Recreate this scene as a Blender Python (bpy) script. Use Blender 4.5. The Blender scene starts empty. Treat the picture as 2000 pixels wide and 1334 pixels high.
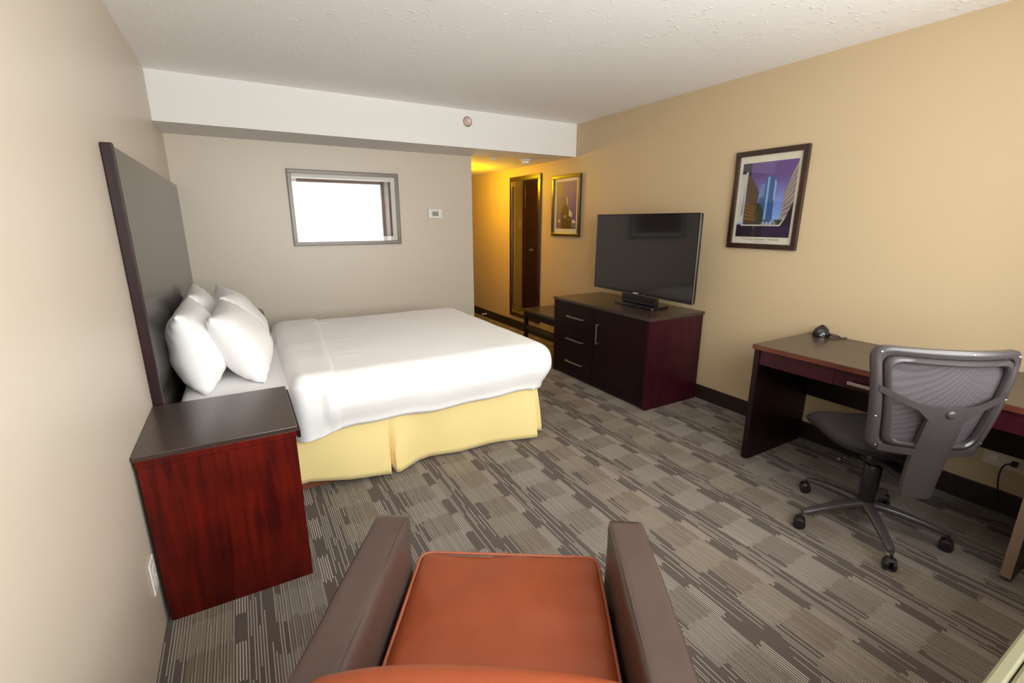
import bpy, bmesh, math, random
from mathutils import Vector, Matrix
random.seed(4)
C = bpy.context.scene.collection
R = math.radians
W = 3.636      # right wall
HC = 2.44      # ceiling
HS = 2.117     # bulkhead underside / hall ceiling
YF = -4.68     # window wall inner face
XE = 2.66      # end of the back wall, where the hallway starts
YW = YF-.44    # outer face of the deep window recess
YH = 2.36      # end of the hallway

# ------------------------------------------------------------------ materials
def newmat(name):
    m = bpy.data.materials.new(name); m.use_nodes = True
    nt = m.node_tree; b = nt.nodes['Principled BSDF']
    return m, nt, b
def N(nt, t, **kw):
    n = nt.nodes.new(t)
    for k, v in kw.items():
        if k in ('operation', 'noise_dimensions', 'feature', 'blend_type', 'data_type', 'wave_type', 'bands_direction', 'distance'):
            setattr(n, k, v)
        else:
            n.inputs[k].default_value = v
    return n
def plain(name, col, rough=.5, metal=0, spec=.5, coat=0, coat_rough=.05, bump=None, var=0, emit=None, sheen=0):
    """bump = (scale, strength, distance); var = albedo mottling"""
    m, nt, b = newmat(name)
    b.inputs['Base Color'].default_value = (*col, 1)
    b.inputs['Roughness'].default_value = rough
    b.inputs['Metallic'].default_value = metal
    b.inputs['Specular IOR Level'].default_value = spec
    b.inputs['Coat Weight'].default_value = coat
    b.inputs['Coat Roughness'].default_value = coat_rough
    if sheen: b.inputs['Sheen Weight'].default_value = sheen
    if emit:
        b.inputs['Emission Color'].default_value = (*emit[0], 1); b.inputs['Emission Strength'].default_value = emit[1]
    tc = N(nt, 'ShaderNodeTexCoord')
    if bump:
        n = N(nt, 'ShaderNodeTexNoise', Scale=bump[0], Detail=4.0)
        nt.links.new(tc.outputs['Object'], n.inputs['Vector'])
        bp = N(nt, 'ShaderNodeBump', Strength=bump[1], Distance=bump[2])
        nt.links.new(n.outputs['Fac'], bp.inputs['Height']); nt.links.new(bp.outputs['Normal'], b.inputs['Normal'])
    n2 = N(nt, 'ShaderNodeTexNoise', Scale=3.0, Detail=3.0)
    nt.links.new(tc.outputs['Object'], n2.inputs['Vector'])
    mx = N(nt, 'ShaderNodeMix', data_type='RGBA')
    v = max(var, .015)
    mx.inputs['A'].default_value = (*[c*(1-v) for c in col], 1)
    mx.inputs['B'].default_value = (*[min(1, c*(1+v)) for c in col], 1)
    nt.links.new(n2.outputs['Fac'], mx.inputs['Factor']); nt.links.new(mx.outputs['Result'], b.inputs['Base Color'])
    return m

def wood(name, c1, c2, rough=.35, axis='z', coat=.3, spec=.5):
    m, nt, b = newmat(name)
    tc = N(nt, 'ShaderNodeTexCoord'); mp = N(nt, 'ShaderNodeMapping')
    s = {'x': (3, 45, 45), 'y': (45, 3, 45), 'z': (45, 45, 3)}[axis]
    mp.inputs['Scale'].default_value = s
    n = N(nt, 'ShaderNodeTexNoise', Scale=1.0, Detail=6.0, Distortion=.6)
    n2 = N(nt, 'ShaderNodeTexNoise', Scale=5.0, Detail=2.0)
    nt.links.new(tc.outputs['Object'], mp.inputs['Vector']); nt.links.new(mp.outputs['Vector'], n.inputs['Vector'])
    nt.links.new(tc.outputs['Object'], n2.inputs['Vector'])
    ad = N(nt, 'ShaderNodeMath', operation='MULTIPLY_ADD'); ad.inputs[1].default_value = .4
    nt.links.new(n2.outputs['Fac'], ad.inputs[0]); 
    sc = N(nt, 'ShaderNodeMath', operation='MULTIPLY'); sc.inputs[1].default_value = .6
    nt.links.new(n.outputs['Fac'], sc.inputs[0]); nt.links.new(sc.outputs[0], ad.inputs[2])
    r = N(nt, 'ShaderNodeValToRGB')
    r.color_ramp.elements[0].position = .38; r.color_ramp.elements[0].color = (*c1, 1)
    r.color_ramp.elements[1].position = .62; r.color_ramp.elements[1].color = (*c2, 1)
    nt.links.new(ad.outputs[0], r.inputs[0]); nt.links.new(r.outputs[0], b.inputs['Base Color'])
    b.inputs['Roughness'].default_value = rough
    b.inputs['Coat Weight'].default_value = coat; b.inputs['Coat Roughness'].default_value = .25
    b.inputs['Specular IOR Level'].default_value = spec
    return m

def carpet_mat():
    m, nt, b = newmat('striped_carpet')
    L = nt.links.new
    tc = N(nt, 'ShaderNodeTexCoord'); sx = N(nt, 'ShaderNodeSeparateXYZ'); L(tc.outputs['Object'], sx.inputs[0])
    X, Y = sx.outputs[0], sx.outputs[1]
    def M(op, a, b_=None, c=None):
        n = N(nt, 'ShaderNodeMath', operation=op)
        for i, v in enumerate((a, b_, c)):
            if v is None: continue
            if isinstance(v, (int, float)): n.inputs[i].default_value = v
            else: L(v, n.inputs[i])
        return n.outputs[0]
    def WN(a, b_):
        cb = N(nt, 'ShaderNodeCombineXYZ')
        for i, v in enumerate((a, b_)):
            if isinstance(v, (int, float)): cb.inputs[i].default_value = v
            else: L(v, cb.inputs[i])
        n = N(nt, 'ShaderNodeTexWhiteNoise', noise_dimensions='2D'); L(cb.outputs[0], n.inputs['Vector'])
        return n.outputs['Value']
    PX, PY, TW_ = .318, .310, .0092
    thr = M('FLOOR', M('DIVIDE', X, TW_))                       # one thread
    jit = M('MULTIPLY', M('SUBTRACT', WN(thr, 5.0), .5), .07)
    cx = M('DIVIDE', M('SUBTRACT', X, 2.127), PX); col = M('FLOOR', cx); u = M('FRACT', cx)
    vy = M('ADD', M('DIVIDE', M('ADD', Y, 3.521), PY), .5); row = M('FLOOR', vy); v0 = M('FRACT', vy)
    vj = M('FRACT', M('ADD', vy, jit)); rowj = M('FLOOR', M('ADD', vy, jit))
    vl = M('FRACT', M('ADD', M('ADD', vy, jit), .413))          # light patches centred on v = .087
    patch = M('COMPARE', vl, .5, .25)
    odd = M('FRACT', M('MULTIPLY', col, .5)); odd = M('GREATER_THAN', odd, .25)
    lightcol = M('GREATER_THAN', u, .56)
    trans = M('MULTIPLY', M('GREATER_THAN', u, .42), patch)
    isl = M('MAXIMUM', lightcol, trans)
    rnd = WN(M('ADD', col, M('MULTIPLY', patch, .5)), rowj)
    def MIX(f, a, b_, blend='MIX'):
        n = N(nt, 'ShaderNodeMix', data_type='RGBA', blend_type=blend)
        for k, q in (('Factor', f), ('A', a), ('B', b_)):
            if isinstance(q, (int, float)): n.inputs[k].default_value = q
            elif isinstance(q, tuple): n.inputs[k].default_value = (*q, 1)
            else: L(q, n.inputs[k])
        return n.outputs['Result']
    mid = MIX(odd, (.172, .148, .128), (.180, .147, .112))
    lgt = MIX(odd, (.235, .210, .186), (.225, .192, .152))
    lc = MIX(patch, mid, lgt)
    base_ = MIX(isl, (.106, .087, .078), lc)
    base_ = MIX(M('MULTIPLY', rnd, .30), base_, (.112, .097, .086))
    # thin dark threads in the light columns, broken
    cell = M('FLOOR', M('ADD', M('DIVIDE', Y, .19), M('MULTIPLY', WN(thr, 9.0), 7.0)))
    r1 = WN(thr, cell)
    fr = M('FRACT', M('DIVIDE', X, TW_))
    edge = M('LESS_THAN', fr, .34)
    base_ = MIX(M('MULTIPLY', M('MULTIPLY', edge, isl), M('MULTIPLY_ADD', M('GREATER_THAN', r1, .55), .45, .12)), base_, (.040, .034, .031))
    prof = M('COMPARE', fr, .62, .19)
    # white line group in the narrow strip, sparse dashes in the dark column, fine stripes in the light one
    grp = M('MULTIPLY', M('LESS_THAN', u, .13), M('COMPARE', vj, .5, .27))
    dash = M('MULTIPLY', M('MULTIPLY', M('GREATER_THAN', u, .13), M('SUBTRACT', 1.0, isl)), M('GREATER_THAN', r1, .52))
    fine = M('MULTIPLY', isl, M('MULTIPLY_ADD', M('GREATER_THAN', r1, .45), .26, .10))
    amt = M('MULTIPLY', prof, M('ADD', M('MULTIPLY', grp, .95), M('ADD', M('MULTIPLY', dash, .62), fine)))
    m2o = MIX(amt, base_, (.52, .465, .41))
    sp = N(nt, 'ShaderNodeTexNoise', Scale=420.0, Detail=2.0); L(tc.outputs['Object'], sp.inputs['Vector'])
    m3 = N(nt, 'ShaderNodeMix', data_type='RGBA', blend_type='OVERLAY'); L(m2o, m3.inputs['A'])
    L(sp.outputs['Fac'], m3.inputs['B']); m3.inputs['Factor'].default_value = .55
    L(m3.outputs['Result'], b.inputs['Base Color'])
    b.inputs['Roughness'].default_value = .95; b.inputs['Specular IOR Level'].default_value = .15
    bp = N(nt, 'ShaderNodeBump', Strength=.5, Distance=.003); L(sp.outputs['Fac'], bp.inputs['Height']); L(bp.outputs['Normal'], b.inputs['Normal'])
    return m

def ceiling_mat():
    m, nt, b = newmat('textured_ceiling_paint')
    L = nt.links.new
    b.inputs['Base Color'].default_value = (.92, .90, .89, 1); b.inputs['Roughness'].default_value = .9
    tc = N(nt, 'ShaderNodeTexCoord')
    v = N(nt, 'ShaderNodeTexNoise', Scale=26.0, Detail=3.0); L(tc.outputs['Object'], v.inputs['Vector'])
    r = N(nt, 'ShaderNodeValToRGB'); r.color_ramp.elements[0].position = .60; r.color_ramp.elements[1].position = .72
    L(v.outputs['Fac'], r.inputs[0])
    v2 = N(nt, 'ShaderNodeTexNoise', Scale=120.0, Detail=2.0); L(tc.outputs['Object'], v2.inputs['Vector'])
    ma = N(nt, 'ShaderNodeMath', operation='MULTIPLY_ADD'); ma.inputs[1].default_value = .25
    L(v2.outputs['Fac'], ma.inputs[0]); L(r.outputs[0], ma.inputs[2])
    bp = N(nt, 'ShaderNodeBump', Strength=.5, Distance=.004); L(ma.outputs[0], bp.inputs['Height']); L(bp.outputs['Normal'], b.inputs['Normal'])
    return m

def skirt_mat():
    m, nt, b = newmat('yellow_striped_fabric')
    L = nt.links.new
    tc = N(nt, 'ShaderNodeTexCoord'); mp = N(nt, 'ShaderNodeMapping'); L(tc.outputs['Object'], mp.inputs[0])
    w = N(nt, 'ShaderNodeTexWave', Scale=27.0, Distortion=0.0); w.bands_direction = 'X'
    sx = N(nt, 'ShaderNodeSeparateXYZ'); L(mp.outputs[0], sx.inputs[0])
    ad = N(nt, 'ShaderNodeMath', operation='SUBTRACT'); L(sx.outputs[0], ad.inputs[0]); L(sx.outputs[1], ad.inputs[1])
    cb = N(nt, 'ShaderNodeCombineXYZ'); L(ad.outputs[0], cb.inputs[0]); L(cb.outputs[0], w.inputs['Vector'])
    mx = N(nt, 'ShaderNodeMix', data_type='RGBA'); L(w.outputs['Fac'], mx.inputs['Factor'])
    mx.inputs['A'].default_value = (.85, .68, .28, 1); mx.inputs['B'].default_value = (.88, .725, .345, 1)
    L(mx.outputs['Result'], b.inputs['Base Color']); b.inputs['Roughness'].default_value = .7
    b.inputs['Sheen Weight'].default_value = .2
    return m

def leather(name, col, rough, var=.12):
    m, nt, b = newmat(name)
    L = nt.links.new
    tc = N(nt, 'ShaderNodeTexCoord')
    n = N(nt, 'ShaderNodeTexNoise', Scale=3.5, Detail=4.0); L(tc.outputs['Object'], n.inputs['Vector'])
    mx = N(nt, 'ShaderNodeMix', data_type='RGBA'); L(n.outputs['Fac'], mx.inputs['Factor'])
    mx.inputs['A'].default_value = (*[c*(1-var) for c in col], 1); mx.inputs['B'].default_value = (*[c*(1+var) for c in col], 1)
    L(mx.outputs['Result'], b.inputs['Base Color'])
    v = N(nt, 'ShaderNodeTexVoronoi', Scale=330.0); v.feature = 'DISTANCE_TO_EDGE'; L(tc.outputs['Object'], v.inputs['Vector'])
    n3 = N(nt, 'ShaderNodeTexNoise', Scale=9.0, Detail=3.0); L(tc.outputs['Object'], n3.inputs['Vector'])
    b1 = N(nt, 'ShaderNodeBump', Strength=.12, Distance=.001); L(v.outputs['Distance'], b1.inputs['Height'])
    b2 = N(nt, 'ShaderNodeBump', Strength=.35, Distance=.012); L(n3.outputs['Fac'], b2.inputs['Height']); L(b1.outputs['Normal'], b2.inputs['Normal'])
    L(b2.outputs['Normal'], b.inputs['Normal']); b.inputs['Roughness'].default_value = rough
    return m

def mesh_fabric():
    m, nt, b = newmat('chair_mesh_fabric')
    L = nt.links.new
    tc = N(nt, 'ShaderNodeTexCoord'); mp = N(nt, 'ShaderNodeMapping'); L(tc.outputs['Object'], mp.inputs[0])
    mp.inputs['Rotation'].default_value = (0, .6, 0)
    w = N(nt, 'ShaderNodeTexChecker', Scale=170.0); L(mp.outputs[0], w.inputs['Vector'])
    mx = N(nt, 'ShaderNodeMix', data_type='RGBA'); L(w.outputs['Fac'], mx.inputs['Factor'])
    mx.inputs['A'].default_value = (.045, .037, .043, 1); mx.inputs['B'].default_value = (.085, .071, .080, 1)
    L(mx.outputs['Result'], b.inputs['Base Color']); b.inputs['Roughness'].default_value = .7
    bp = N(nt, 'ShaderNodeBump', Strength=.3, Distance=.001); L(w.outputs['Fac'], bp.inputs['Height']); L(bp.outputs['Normal'], b.inputs['Normal'])
    return m

def sky_print():
    m, nt, b = newmat('printed_sky')
    L = nt.links.new
    tc = N(nt, 'ShaderNodeTexCoord'); sx = N(nt, 'ShaderNodeSeparateXYZ'); L(tc.outputs['Generated'], sx.inputs[0])
    n = N(nt, 'ShaderNodeTexNoise', Scale=3.0, Detail=4.0); L(tc.outputs['Generated'], n.inputs['Vector'])
    a = N(nt, 'ShaderNodeMath', operation='MULTIPLY_ADD'); a.inputs[1].default_value = .35; L(n.outputs['Fac'], a.inputs[0]); L(sx.outputs[2], a.inputs[2])
    r = N(nt, 'ShaderNodeValToRGB'); L(a.outputs[0], r.inputs[0])
    e = r.color_ramp.elements
    e[0].position = .35; e[0].color = (.25, .42, .75, 1); e[1].position = 1.05; e[1].color = (.11, .055, .22, 1)
    q = e.new(.62); q.color = (.17, .26, .62, 1); q = e.new(.8); q.color = (.16, .13, .42, 1)
    L(r.outputs[0], b.inputs['Base Color']); b.inputs['Roughness'].default_value = .5
    return m

MT = {}
MT['wall'] = plain('beige_wall_paint', (.62, .545, .455), .40, spec=.6, bump=(260, .06, .0006), var=.012)
MT['wall_tan'] = plain('tan_wall_paint', (.545, .42, .262), .5, spec=.4, bump=(260, .06, .0006), var=.012)
MT['ceil'] = ceiling_mat()
MT['white_paint'] = plain('white_bulkhead_paint', (.81, .795, .785), .8, bump=(200, .05, .0006))
MT['carpet'] = carpet_mat()
MT['base'] = plain('dark_baseboard_wood', (.022, .012, .010), .45)
MT['wood_red'] = wood('dark_red_wood_veneer', (.040, .0016, .0012), (.105, .0055, .0018), .38, 'z', coat=.06, spec=.25)
MT['wood_dark'] = wood('espresso_wood_veneer', (.006, .0015, .002), (.013, .003, .0035), .40, 'z', coat=.05, spec=.25)
MT['wood_maroon'] = wood('maroon_wood_veneer', (.020, .0015, .005), (.045, .0030, .010), .38, 'z', coat=.08, spec=.3)
MT['top'] = plain('dark_laminate_top', (.042, .026, .021), .30, coat=.25, coat_rough=.2, var=.05)
MT['headboard'] = plain('glossy_dark_laminate', (.024, .018, .009), .24, coat=.15, coat_rough=.10, var=.05)
MT['wood_desk'] = wood('espresso_desk_veneer', (.005, .0006, .0015), (.011, .0012, .003), .38, 'z', coat=.08, spec=.3)
MT['wood_post'] = wood('dark_post_veneer', (.012, .003, .005), (.026, .006, .009), .42, 'z', coat=.05, spec=.3)
MT['edge_red'] = wood('worn_red_wood_edge', (.07, .012, .006), (.13, .03, .014), .4, 'y', coat=.1)
MT['linen'] = plain('white_linen', (.88, .87, .88), .85, bump=(14, .12, .01), sheen=.1)
MT['sheet'] = plain('white_cotton_sheet', (.86, .85, .86), .85, bump=(9, .2, .015))
MT['skirt'] = skirt_mat()
MT['plinth'] = plain('orange_brown_wood', (.18, .055, .025), .5)
MT['leather'] = leather('brown_leather', (.068, .043, .036), .38)
MT['orange'] = leather('burnt_orange_vinyl', (.225, .043, .011), .48, .10)
MT['orange_piping'] = plain('orange_piping', (.28, .075, .035), .5)
MT['steel'] = plain('brushed_steel', (.62, .58, .54), .28, 1)
MT['chrome'] = plain('chrome', (.75, .73, .70), .12, 1)
MT['gplastic'] = plain('grey_chair_plastic', (.050, .043, .046), .30, coat=.2, coat_rough=.2)
MT['dplastic'] = plain('black_plastic', (.012, .010, .012), .35)
MT['dfabric'] = plain('charcoal_seat_fabric', (.016, .011, .016), .8, bump=(300, .3, .001))
MT['mesh'] = mesh_fabric()
MT['tvscreen'] = plain('glossy_tv_screen', (.010, .009, .010), .10, spec=.6, coat=.3, coat_rough=.03)
MT['tvbezel'] = plain('black_tv_bezel', (.008, .007, .008), .15)
MT['tvbase'] = plain('glossy_black_tv_base', (.006, .005, .006), .08, coat=.5)
MT['silver'] = plain('silver_tv_edge', (.22, .21, .20), .4, .6)
MT['wplastic'] = plain('white_plastic', (.80, .77, .75), .4)
MT['almond'] = plain('almond_plastic', (.70, .60, .50), .45)
MT['lcd'] = plain('grey_lcd_panel', (.28, .29, .24), .3)
MT['frame_dark'] = wood('dark_brown_picture_frame', (.022, .010, .007), (.045, .020, .013), .3, 'z', coat=.3)
MT['frame_grey'] = plain('grey_metal_picture_frame', (.16, .135, .12), .35, .35)
MT['mat'] = plain('cream_mat_board', (.66, .61, .50), .7)
MT['mat_white'] = plain('white_mat_board', (.80, .80, .78), .8)
MT['print_red'] = plain('dark_red_print', (.10, .050, .045), .6, var=.5)
MT['sky'] = sky_print()
def clear_glass(name, ior=1.5, tint=(1, 1, 1)):
    m, nt, b = newmat(name); nt.nodes.remove(b)
    o = nt.nodes['Material Output']; t = N(nt, 'ShaderNodeBsdfTransparent'); t.inputs[0].default_value = (*tint, 1)
    g = N(nt, 'ShaderNodeBsdfGlossy', Roughness=.015); f = N(nt, 'ShaderNodeFresnel', IOR=ior); ge = N(nt, 'ShaderNodeNewGeometry'); ma = N(nt, 'ShaderNodeMath', operation='MULTIPLY_ADD'); ma.inputs[1].default_value = 1/ior-ior; ma.inputs[2].default_value = ior; nt.links.new(ge.outputs['Backfacing'], ma.inputs[0]); nt.links.new(ma.outputs[0], f.inputs['IOR']); x = N(nt, 'ShaderNodeMixShader')
    nt.links.new(f.outputs[0], x.inputs[0]); nt.links.new(t.outputs[0], x.inputs[1]); nt.links.new(g.outputs[0], x.inputs[2])
    nt.links.new(x.outputs[0], o.inputs[0]); return m
MT['glass'] = clear_glass('picture_glass', 1.55)
MT['glass_matte'] = clear_glass('anti_glare_glass', 1.18)
MT['glass_art'] = clear_glass('glossy_picture_glass', 1.8)
MT['pane'] = clear_glass('window_glass', 1.35, (.97, .99, .98))
MT['mirror'] = plain('silvered_mirror', (.85, .84, .82), .01, 1)
MT['copper'] = plain('pinkish_copper', (.74, .55, .50), .35, .6)
MT['lamp'] = plain('lit_lamp_glass', (.9, .8, .6), .5, emit=((1, .50, .08), 4))
MT['door'] = wood('dark_brown_door', (.028, .008, .005), (.055, .016, .009), .4)
MT['door_grey'] = plain('grey_painted_door', (.13, .115, .10), .45)
MT['sill'] = plain('olive_beige_sill', (.115, .105, .062), .6, spec=.2)  # base colour darkened, puts the sill's backlit shade into it
MT['window_sheen'] = plain('tan_window_sheen', (.24, .17, .12), .4)  # pale tan imitating window light reflected on a dark glossy edge
MT['cord'] = plain('dark_power_cord', (.020, .012, .016), .5)
def pcol(name, c): MT[name] = plain(name, c, .55)
pcol('print_dark', (.018, .009, .020)); pcol('print_purple', (.030, .012, .050)); pcol('print_brown', (.085, .050, .022))
pcol('print_ochre', (.20, .095, .02)); pcol('print_white', (.55, .53, .48)); pcol('print_tower', (.035, .10, .27))
pcol('print_tower_light', (.22, .38, .60)); pcol('print_grey', (.17, .15, .15)); pcol('print_tan', (.36, .27, .22)); pcol('print_green', (.03, .045, .018))
pcol('print_violet', (.055, .030, .26)); pcol('print_slate', (.145, .105, .12)); pcol('print_maroon', (.030, .008, .012)); pcol('print_ink', (.20, .16, .12))

# ------------------------------------------------------------------ mesh helpers
def link(name, me, parent=None):
    o = bpy.data.objects.new(name, me); C.objects.link(o)
    if parent is not None: o.parent = parent
    return o
def obj(name, bm, mats, parent=None, smooth=False, angle=None):
    me = bpy.data.meshes.new(name)
    bmesh.ops.recalc_face_normals(bm, faces=bm.faces[:])
    if smooth:
        for f in bm.faces: f.smooth = True
        if angle:
            for e in bm.edges:
                if len(e.link_faces) == 2 and e.calc_face_angle(0) > R(angle): e.smooth = False
    bm.to_mesh(me); bm.free()
    if not isinstance(mats, (list, tuple)): mats = [mats]
    for m in mats: me.materials.append(MT[m] if isinstance(m, str) else m)
    return link(name, me, parent)
def BM(): return bmesh.new()
def box(bm, a, b, bev=0, seg=2, mi=0):
    lo = [min(a[i], b[i]) for i in range(3)]; hi = [max(a[i], b[i]) for i in range(3)]
    r = bmesh.ops.create_cube(bm, size=1)
    vs = r['verts']
    for v in vs:
        v.co = Vector([(lo[i]+hi[i])/2 + v.co[i]*(hi[i]-lo[i]) for i in range(3)])
    fs = list({f for v in vs for f in v.link_faces})
    for f in fs: f.material_index = mi
    if bev:
        es = list({e for v in vs for e in v.link_edges})
        r2 = bmesh.ops.bevel(bm, geom=es, offset=bev, segments=seg, profile=.5, affect='EDGES')
        for f in r2['faces']: f.material_index = mi
    return bm
def prism(bm, pts, h0, h1, axis='z', mi=0, bev=0):
    """extrude polygon pts; axis z: (x,y) pts; axis x: (y,z) pts; axis y: (x,z) pts"""
    def P(p, h):
        return {'z': (p[0], p[1], h), 'x': (h, p[0], p[1]), 'y': (p[0], h, p[1])}[axis]
    a = [bm.verts.new(P(p, h0)) for p in pts]; b = [bm.verts.new(P(p, h1)) for p in pts]
    fs = [bm.faces.new(a), bm.faces.new(b[::-1])]
    n = len(pts)
    for i in range(n): fs.append(bm.faces.new((a[i], b[i], b[(i+1) % n], a[(i+1) % n])))
    for f in fs: f.material_index = mi
    if bev:
        bmesh.ops.recalc_face_normals(bm, faces=fs)
        es = list({e for f in fs for e in f.edges})
        bmesh.ops.bevel(bm, geom=es, offset=bev, segments=2, profile=.5, affect='EDGES')
    return bm
def tube(bm, pts, r, seg=10, closed=False, ry=None, cap=True, up=None):
    """sweep an ellipse (r, ry) along pts; r may be a list"""
    pts = [Vector(p) for p in pts]; n = len(pts); rings = []
    prevu = None
    for i, p in enumerate(pts):
        if closed: t = pts[(i+1) % n]-pts[i-1]
        else: t = pts[min(i+1, n-1)]-pts[max(i-1, 0)]
        t.normalize()
        if up is not None: u = Vector(up) if not callable(up) else up(i)
        elif prevu is None: u = Vector((0, 0, 1)) if abs(t.z) < .9 else Vector((1, 0, 0))
        else: u = prevu
        u = (u-t*u.dot(t)).normalized(); prevu = u; v = t.cross(u)
        ri = r[i] if isinstance(r, (list, tuple)) else r
        rj = ri if ry is None else (ry[i] if isinstance(ry, (list, tuple)) else ry)
        rings.append([bm.verts.new(p+u*(ri*math.cos(2*math.pi*k/seg))+v*(rj*math.sin(2*math.pi*k/seg))) for k in range(seg)])
    for i in range(n if closed else n-1):
        a, b = rings[i], rings[(i+1) % n]
        for k in range(seg): bm.faces.new((a[k], a[(k+1) % seg], b[(k+1) % seg], b[k]))
    if cap and not closed:
        bm.faces.new(rings[0][::-1]); bm.faces.new(rings[-1])
    return bm
def lathe(bm, prof, c=(0, 0, 0), seg=24, M=None):
    rings = []
    for r, z in prof:
        rings.append([bm.verts.new(Vector((r*math.cos(2*math.pi*k/seg), r*math.sin(2*math.pi*k/seg), z))) for k in range(seg)])
    for a, b in zip(rings, rings[1:]):
        for k in range(seg): bm.faces.new((a[k], a[(k+1) % seg], b[(k+1) % seg], b[k]))
    bm.faces.new(rings[0][::-1]); bm.faces.new(rings[-1])
    vs = [v for rg in rings for v in rg]
    for v in vs:
        if M is not None: v.co = M @ v.co
        v.co += Vector(c)
    return bm
def grid(bm, nu, nv, f, closed_u=False):
    g = [[bm.verts.new(f(i/nu, j/nv)) for j in range(nv+1)] for i in range(nu if closed_u else nu+1)]
    m = len(g)
    for i in range(nu):
        for j in range(nv):
            bm.faces.new((g[i % m][j], g[(i+1) % m][j], g[(i+1) % m][j+1], g[i % m][j+1]))
    return g
def noise3(p, s, seed=0):
    from mathutils import noise
    return noise.noise(Vector((p[0]*s+seed, p[1]*s+seed*1.7, p[2]*s-seed)))

def thing(name, label, cat, loc=(0, 0, 0), rotz=0, group=None, kind=None):
    o = bpy.data.objects.new(name, None); C.objects.link(o); o.empty_display_size = .1
    o.location = loc; o.rotation_euler = (0, 0, rotz)
    if label: o['label'] = label
    if cat: o['category'] = cat
    if group: o['group'] = group
    if kind: o['kind'] = kind
    return o
def tag(o, label, cat, group=None, kind=None):
    o['label'] = label; o['category'] = cat
    if group: o['group'] = group
    if kind: o['kind'] = kind
    return o
def struct(name, bm, m, label, cat, parent=None, smooth=False):
    o = obj(name, bm, m, parent, smooth)
    o['kind'] = 'structure'; o['label'] = label; o['category'] = cat
    return o
def shift(bm, d):
    for v in bm.verts: v.co += Vector(d)
    return bm
def wbm(*boxes, bev=0, off=(0, 0, 0)):
    """a mesh of boxes given in world coordinates, moved into the frame of a thing at off"""
    bm = BM()
    for a, b in boxes: box(bm, a, b, bev)
    return shift(bm, [-c for c in off])

# ------------------------------------------------------------------ the room
T = .12
struct('floor', wbm(((-T, YW, -.08), (W+T, YH+T, 0))), 'carpet', 'grey striped carpet over the whole room and hallway', 'floor')
struct('wall_left', wbm(((-T, YW, 0), (0, T, HC))), 'wall', 'beige wall behind the headboard', 'wall')
struct('wall_back', wbm(((0, 0, 0), (XE, T, HS))), 'wall', 'beige wall behind the bed with thermostat and grey frame', 'wall')
struct('wall_right', wbm(((W, YW, 0), (W+T, YH+T, HC))), 'wall_tan', 'long beige wall behind the television and desk', 'wall')
struct('wall_hallway', wbm(((XE-T, T, 0), (XE, YH+T, HS))), 'wall', 'beige side wall of the hallway seen in the mirror', 'wall')
struct('wall_entry', wbm(((XE, YH, 0), (W, YH+T, HS))), 'wall', 'beige end wall of the hallway around the entry door', 'wall')
# window wall
wx0, wx1, wz0, wz1 = .24, 3.06, .88, 2.21
bm = BM()
box(bm, (0, YW, 0), (W, YF, wz0)); box(bm, (0, YW, wz1), (W, YF, HC))
box(bm, (0, YW, wz0), (wx0, YF, wz1)); box(bm, (wx1, YW, wz0), (W, YF, wz1))
struct('wall_window', bm, 'wall', 'wall around the window', 'wall')
struct('ceiling', wbm(((-T, YW, HC), (W+T, -.537, HC+.1))), 'ceil', 'white textured ceiling of the bedroom', 'ceiling')
struct('ceiling', wbm(((XE-T, T, HS), (W+T, YH+T, HS+.1))), 'white_paint', 'low ceiling of the hallway', 'ceiling')
struct('trim_1', wbm(((0, -.537, HS), (W, T, HC+.1))), 'white_paint', 'white bulkhead running across above the back wall', 'bulkhead')
struct('baseboard_right', wbm(((W-.014, YF, 0), (W, YH, .118)), bev=.003), 'base', 'dark baseboard along the right wall', 'baseboard')
struct('baseboard_back', wbm(((.0, -.014, 0), (XE, 0, .118)), ((XE, -.014, 0), (XE+.014, 1.60, .118)), bev=.003), 'base', 'dark baseboard along the back wall', 'baseboard')
win = thing('window_1', 'wide window behind the camera, mirrored in the framed glass', 'window', ((wx0+wx1)/2, YW+.06, wz0), kind='structure')
o0 = win.location
fb = []
for x0, x1, z0, z1 in ((wx0, wx1, wz0, wz0+.05), (wx0, wx1, wz1-.05, wz1), (wx0, wx0+.05, wz0, wz1), (wx1-.05, wx1, wz0, wz1), (2.20, 2.25, wz0, wz1))[:4]:
    fb.append(((x0, YW+.03, z0), (x1, YW+.09, z1)))
obj('window_frame', wbm(*fb, bev=.004, off=o0), 'wplastic', win)
obj('window_pane', wbm(((wx0+.05, YW+.056, wz0+.05), (wx1-.05, YW+.062, wz1-.05)), off=o0), 'pane', win)
obj('window_sill', wbm(((wx0+.002, YW+.09, wz0-.001), (wx1-.002, YF, wz0+.018)), ((wx0-.06, YF+.001, wz0-.03), (wx1+.06, YF+.018, wz0+.018)), bev=.004, off=o0), 'sill', win)

# ------------------------------------------------------------------ headboard
hb = thing('headboard', 'tall glossy dark headboard panel on the left wall behind the bed', 'headboard', (0, -1.2, 0))
o0 = hb.location
obj('panel', wbm(((.002, -2.345, .05), (.034, -.006, 1.730)), bev=.002, off=o0), 'headboard', hb)
obj('edge_post', wbm(((.002, -2.375, .05), (.040, -2.347, 1.736)), bev=.003, off=o0), 'wood_post', hb)

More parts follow.
